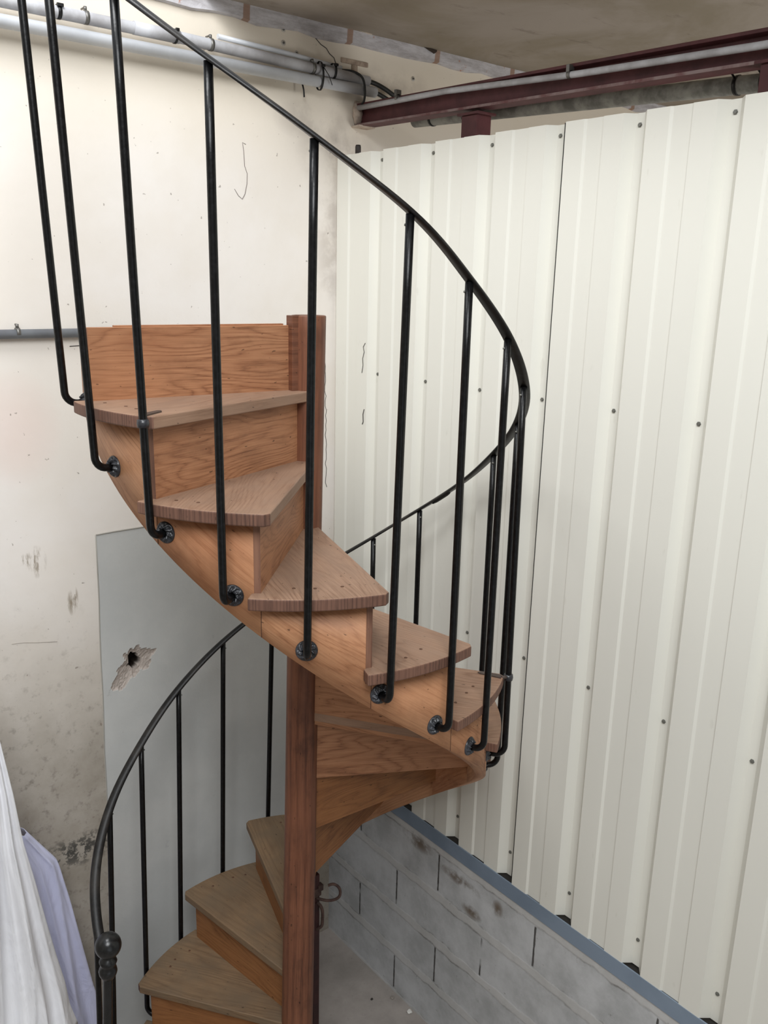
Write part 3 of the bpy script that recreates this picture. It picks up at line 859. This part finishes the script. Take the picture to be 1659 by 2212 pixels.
def make_baluster(i):
    global ROS, SCR
    ta, tr_, ba, br_ = ADJ[i]; ta, ba = R(ta), R(ba)
    z0 = bal_z(i); z1 = z0 + RAILH
    if i < 0: pass
    rad = .030
    low_ok = z0 > .03
    foot = P(br_, ba, z0); top = P(tr_, ta, z1)
    er = Vector((math.cos(ba), math.sin(ba), 0))
    pts = [top]
    b0 = foot + Vector((0, 0, rad))
    for k in range(1, 7): pts.append(top.lerp(b0, k / 6))
    for k in range(1, 8):
        a = PI / 2 * k / 7
        pts.append(foot + Vector((0, 0, rad)) - er * rad * (1 - math.cos(a)) - Vector((0, 0, rad * math.sin(a))))
    pts.append(P(RS + .002, ba, z0))
    mb = MB(); mb.tube([p for p in pts], BR, 14)
    b = mb.build('baluster', IRON, ROOT)
    if ROS is None: ROS = rosette_mesh().build('rosette', IRON_C, b); ro = ROS
    else: ro = ROS.copy(); COL.objects.link(ro); ro.parent = b
    ro.location = P(RS, ba, z0); ro.rotation_euler = (0, 0, ba)
    if SCR is None:
        m_ = MB(); m_.lathe([(.0001, .003), (.0022, .0026), (.0032, 0)], 10, Matrix.Rotation(PI / 2, 4, 'Y')); SCR = m_.build('screw', ZINC, b); s_ = SCR
    else: s_ = SCR.copy(); COL.objects.link(s_); s_.parent = b
    # small screw on the tube side just under the rail, facing the inside of the stair
    s_.location = P(tr_, ta, z1 - .022) + Vector((-math.sin(ta + .5) * -1, 0, 0)) * 0 + P(-BR, ta + .9, 0); s_.rotation_euler = (0, 0, ta + .9 + PI)
    return b, foot, top
bal = {}
for i in range(0, 21): bal[i] = make_baluster(i)
# collars with a strap biting into the tread at every sixth baluster
for i, t in ((2, 0), (8, 4), (14, 8), (20, 12)):
    b, foot, top = bal[i]
    ztr = tz(t) - .012
    f = (ztr - foot.z) / (top.z - foot.z); c = foot.lerp(top, f)
    mb = MB(); M = Matrix.Translation(c)
    mb.lathe([(BR * .9, -.010), (.0130, -.0085), (.0142, 0), (.0130, .0085), (BR * .9, .010)], 20, M)
    mb.build('collar', IRON_C, b)
    a = tth(t) - R(2.2); mb = MB()
    e = Vector((math.cos(a), math.sin(a), 0)); n_ = Vector((-math.sin(a), math.cos(a), 0))
    zt_ = tz(t) + .0035
    hot = P(RT - .006, a, zt_); tip = hot - e * .062 - n_ * (.012 if t == 0 else -.006)
    w = .0105
    q = [hot + n_ * w, hot - n_ * w, tip - n_ * w * .5, tip - e * .008, tip + n_ * w * .9]
    mb.face(q); mb.face([Vector((p.x, p.y, p.z - .006)) for p in q][::-1])
    for k in range(5):
        p, p2 = q[k], q[(k + 1) % 5]; dn = Vector((0, 0, -.006)); mb.face([p2, p, p + dn, p2 + dn])
    mb.tube([hot + Vector((0, 0, -.004)), c], .005, 8)
    mb.build('tread_strap', iron('strap_iron_%d' % t, (70, 58, 52), .5), b)

# handrail: half-round flat iron following the baluster tops
def catmull(vals, x):
    i = int(math.floor(x)); t = x - i
    g = lambda k: vals[max(min(k, max(vals)), min(vals))]
    p0, p1, p2, p3 = g(i - 1), g(i), g(i + 1), g(i + 2)
    return .5 * (2 * p1 + (p2 - p0) * t + (2 * p0 - 5 * p1 + 4 * p2 - p3) * t * t + (3 * p1 - p0 - 3 * p2 + p3) * t ** 3)
TA = {i: ADJ[i][0] for i in ADJ}; TRD = {i: ADJ[i][1] for i in ADJ}
TA[-2] = nom(-2); TRD[-2] = .675
TA[21] = nom(21) - 1.0; TRD[21] = .640
TZ = {i: bal_z(i) + RAILH for i in TA}
rows = []; ts = [-1.6 + k * .1 for k in range(int((20.93 + 1.6) / .1) + 1)]
pathp = [P(catmull(TRD, t), R(catmull(TA, t)), catmull(TZ, t)) for t in ts]
prof = [(-.0135, 0), (.0135, 0), (.0155, .003), (.0125, .0075), (.006, .0100), (0, .0108), (-.006, .0100), (-.0125, .0075), (-.0155, .003)]
for k, p in enumerate(pathp):
    d = (pathp[min(k + 1, len(pathp) - 1)] - pathp[max(k - 1, 0)]).normalized()
    e = Vector((p.x, p.y, 0)).normalized(); up_ = d.cross(e).normalized()
    if up_.z < 0: up_ = -up_
    rows.append([p + e * a - up_ * 0.0 + up_ * b for a, b in prof])
mb = MB(); mb.grid(rows, closed_u=True); mb.face(rows[0]); mb.face(rows[-1])
rail = mb.build('handrail', IRON_R, ROOT)
bm = bmesh.new(); bm.from_mesh(rail.data); bmesh.ops.recalc_face_normals(bm, faces=bm.faces); bm.to_mesh(rail.data); bm.free()
# joint plate under the rail
mb = MB(); seg = [catmull(TA, t) for t in (11.40, 11.55, 11.7)]
mb.tube([P(catmull(TRD, t), R(catmull(TA, t)), catmull(TZ, t) - .003) for t in (11.30, 11.38, 11.46, 11.54, 11.62, 11.70)], .0075, 8, rs=[.004, .008, .008, .008, .008, .004], flat=.6)
mb.build('joint_plate', IRON_R, rail)

# newel post at the foot of the stair
az = R(-155.0); base = P(.700, az, 0); topc = P(.629, az, ZO - 1.50)
ax = (topc - base); Ln = ax.length; q = ax.to_track_quat('Z', 'Y').to_matrix().to_4x4()
newel = empty('newel_post', (0, 0, 0)); newel.parent = ROOT
newel.matrix_local = Matrix.Translation(base) @ q
mb = MB(); mb.lathe([(.0001, 0), (.034, 0), (.034, .01), (.022, .02), (.0145, .04), (.0138, Ln - .16), (.0138, Ln - .10)], 24); mb.build('shaft', IRON_N, newel)
mb = MB(); L_ = Ln
mb.lathe([(.0138, L_ - .115), (.019, L_ - .110), (.0255, L_ - .098), (.0275, L_ - .088), (.0255, L_ - .078), (.021, L_ - .070), (.024, L_ - .062), (.0265, L_ - .054), (.024, L_ - .047), (.018, L_ - .042), (.015, L_ - .036)], 28); mb.build('collar', IRON_N, newel)
mb = MB(); rb = .0385
mb.lathe([(.0001 + rb * math.sin(PI * k / 18), L_ - rb * math.cos(PI * k / 18)) for k in range(19)], 32); mb.build('ball_finial', IRON_N, newel)

# ------------------------------------------------------------------ behind the pole: leaning steel bar with rusty hooks
bar = empty('steel_bar', (.214, .225, 0)); tag(bar, 'maroon steel bar standing upright behind the stair pole', 'steel bar')
mb = MB(); mb.box(-.014, .014, -.012, .012, 0, .893); mb.build('bar_shaft', simple('dark_maroon_bar', (66, 36, 34), .7, col2=(44, 28, 28)), bar, bevel=.002)
mb = MB(); mb.box(-.02, .02, -.016, .016, .800, .835); mb.box(.005, .028, -.018, .004, .82, .845); mb.build('clamp_block', RUST, bar, bevel=.002)
hp = [(.212, .213, .796), (.240, .189, .787), (.262, .171, .790), (.276, .158, .803), (.281, .155, .822), (.277, .159, .845), (.262, .171, .859), (.247, .184, .853)]
cable('rusty curved iron hook clamped to the maroon bar, pointing right', hp, .0055, RUST, 'iron_hook', 'hook')
hp2 = [(.213, .211, .778), (.225, .203, .762), (.231, .198, .735), (.231, .198, .700), (.228, .200, .672), (.214, .213, .655)]
cable('rusty iron hook hanging down the side of the maroon bar', hp2, .006, RUST, 'iron_hook', 'hook')

# debris on the floor
def pebble(name, label, loc, r, mat, sd):
    rg = random.Random(sd); bm = bmesh.new(); bmesh.ops.create_icosphere(bm, subdivisions=2, radius=r)
    for v in bm.verts: v.co *= rg.uniform(.75, 1.2); v.co.z *= .55
    mz = min(v.co.z for v in bm.verts)
    me = bpy.data.meshes.new(name); bm.to_mesh(me); bm.free(); me.materials.append(mat)
    o = bpy.data.objects.new(name, me); COL.objects.link(o); o.location = (loc[0], loc[1], -mz); tag(o, label, 'debris')
pebble('plaster_chip', 'white plaster chip on the floor against the block wall', (.682, .185), .012, CHIP, 2)
pebble('pebble', 'small grey pebble on the floor near the foot of the block wall', (.675, .29), .009, STONE, 5)
pebble('pebble', 'small dark crumb on the floor further from the block wall', (.60, .34), .006, simple('dark_crumb', (60, 56, 52), .9), 8)

# ------------------------------------------------------------------ draped sheets at the lower left
def lerp_poly(pl, t):
    x = t * (len(pl) - 1); k = min(int(x), len(pl) - 2); f = x - k
    return Vector(pl[k]).lerp(Vector(pl[k + 1]), f)
def drape(name, label, left, right, back_y, mat, seed, amp, zmin=None, cols=60, rowsn=50, folds=()):
    """left / right: silhouettes as (x,y,z) polylines from the top to the hem"""
    rows = []
    for r_ in range(rowsn + 1):
        v = r_ / rowsn; A = lerp_poly(left, v); B = lerp_poly(right, v); row = []
        for c in range(cols + 1):
            u = c / cols; p = A.lerp(B, u)
            f = 0
            for (k, ph, w, sl) in folds: f += w * (1 - abs(math.sin(PI * k * (u + sl * v) + ph))) ** 1.6
            p.y -= f * amp * (.15 + v) * min(1, (1 - u) * 9)
            p.y += .016 * math.sin(5 * u + 4 * v + seed)* min(1, (1 - u) * 9)
            row.append(p)
        # turn the free edge back toward the wall
        e = row[-1].copy()
        for k in range(1, 9):
            t = k / 8; ang = PI / 2 * t
            row.append(Vector((e.x - .05 * (1 - math.cos(ang)) * 0 + .0 - .03 * t * t, e.y + (back_y - e.y) * t, e.z + .004 * math.sin(8 * t))))
        rows.append(row)
    mb = MB(); mb.grid(rows)
    b = rows[-1][0].copy(); b.z = 0
    o = mb.build(name, mat, solid=.0015); tag(o, label, 'cloth')
    return o
drape('draped_sheet', 'lavender cotton sheet draped over a hidden object beside the plaster wall',
      [(-.78, .69, 1.225), (-.80, .68, .95), (-.84, .66, .60), (-.90, .62, .30), (-.95, .60, .01)],
      [(-.662, .69, 1.185), (-.570, .68, 1.035), (-.5415, .675, .869), (-.513, .67, .665), (-.483, .67, .462), (-.462, .67, .364), (-.455, .67, .20), (-.45, .67, .01)], .79, CLOTH_L, 1, .05, folds=((3, .6, 1, .25), (5, 2.0, .6, -.2)))
drape('draped_sheet', 'white cotton sheet hanging in long folds in front of the lavender sheet',
      [(-.80, .56, 1.80), (-.90, .50, 1.3), (-.97, .46, .9), (-1.05, .42, .40)],
      [(-.772, .56, 1.80), (-.760, .53, 1.669), (-.737, .515, 1.451), (-.723, .51, 1.277), (-.699, .51, 1.127), (-.675, .51, .953), (-.654, .51, .813), (-.632, .51, .686), (-.622, .51, .583), (-.60, .51, .49)], .60, CLOTH_W, 3, .06, folds=((3, 1.1, 1, .3), (6, .3, .5, .1), (2, 2.2, .8, -.1)))
# what the white sheet hangs over: a plain timber stand hidden underneath
st = empty('timber_stand', (-.86, .765, 0)); tag(st, 'timber stand hidden under the white and lavender sheets', 'stand')
for dx, dy in ((-.12, 0), (.04, 0)):
    mb = MB(); mb.box(dx - .02, dx + .02, dy - .02, dy + .02, 0, 1.1 if dx > 0 else 1.6); mb.build('leg', W_RISER, st)
mb = MB(); mb.box(-.10, .02, -.015, .015, 1.07, 1.1); mb.build('rail', W_RISER, st)

# ------------------------------------------------------------------ camera
f_px = 1882.63
yaw, pitch, roll = .09926814, .26268424, .02382022
def vec(a, b, c): return Vector((a, b, c))
fw = vec(math.sin(yaw) * math.cos(pitch), math.cos(yaw) * math.cos(pitch), -math.sin(pitch))
rt = vec(math.cos(yaw), -math.sin(yaw), 0); upv = rt.cross(fw)
c_, s_ = math.cos(roll), math.sin(roll)
r2 = rt * c_ + upv * s_; u2 = -rt * s_ + upv * c_
RM = Matrix.Rotation(R(-34), 3, 'Z')
r2, u2, fw = RM @ r2, RM @ u2, RM @ fw
pos = RM @ vec(0, -2.4928188, 0); pos.z = .4329389 + ZO
cam = bpy.data.cameras.new('camera'); co = bpy.data.objects.new('camera', cam); COL.objects.link(co)
M3 = Matrix((r2, u2, -fw)).transposed()
co.matrix_world = Matrix.Translation(pos) @ M3.to_4x4()
cam.sensor_fit = 'VERTICAL'; cam.sensor_height = 36; cam.sensor_width = 27; cam.lens = f_px / 2212 * 36
cam.clip_start = .05
sc.camera = co

# ------------------------------------------------------------------ light: skylight above and behind the viewer, plus an added fill lamp
def area(name, loc, target, size, energy, col=(1, 1, 1)):
    l = bpy.data.lights.new(name, 'AREA'); l.shape = 'SQUARE'; l.size = size; l.energy = energy; l.color = col
    o = bpy.data.objects.new(name, l); COL.objects.link(o); o.location = loc
    o.rotation_euler = (Vector(target) - Vector(loc)).to_track_quat('-Z', 'Y').to_euler(); return o
area('skylight', (-2.0, -3.0, 5.4), (.4, .3, 1.8), 1.9, 156, (.97, .99, 1.0))
area('skylight_near_wall', (-1.1, -.25, 5.0), (-.9, .7, 2.5), .8, 34, (.98, .99, 1.0))
area('fill_behind_sheets', (2.6, -2.8, 1.6), (1.2, .3, 3.9), 1.5, 62, (1.0, .99, .96))  # unseen lamp added to lift the ceiling and wall beyond the sheets
w = bpy.data.worlds.new('World'); sc.world = w; w.use_nodes = True
bg = w.node_tree.nodes['Background']; bg.inputs[0].default_value = (.90, .95, 1.0, 1); bg.inputs[1].default_value = .8
sc.view_settings.view_transform = 'Standard'
sc.view_settings.look = 'None'
sc.view_settings.exposure = 0
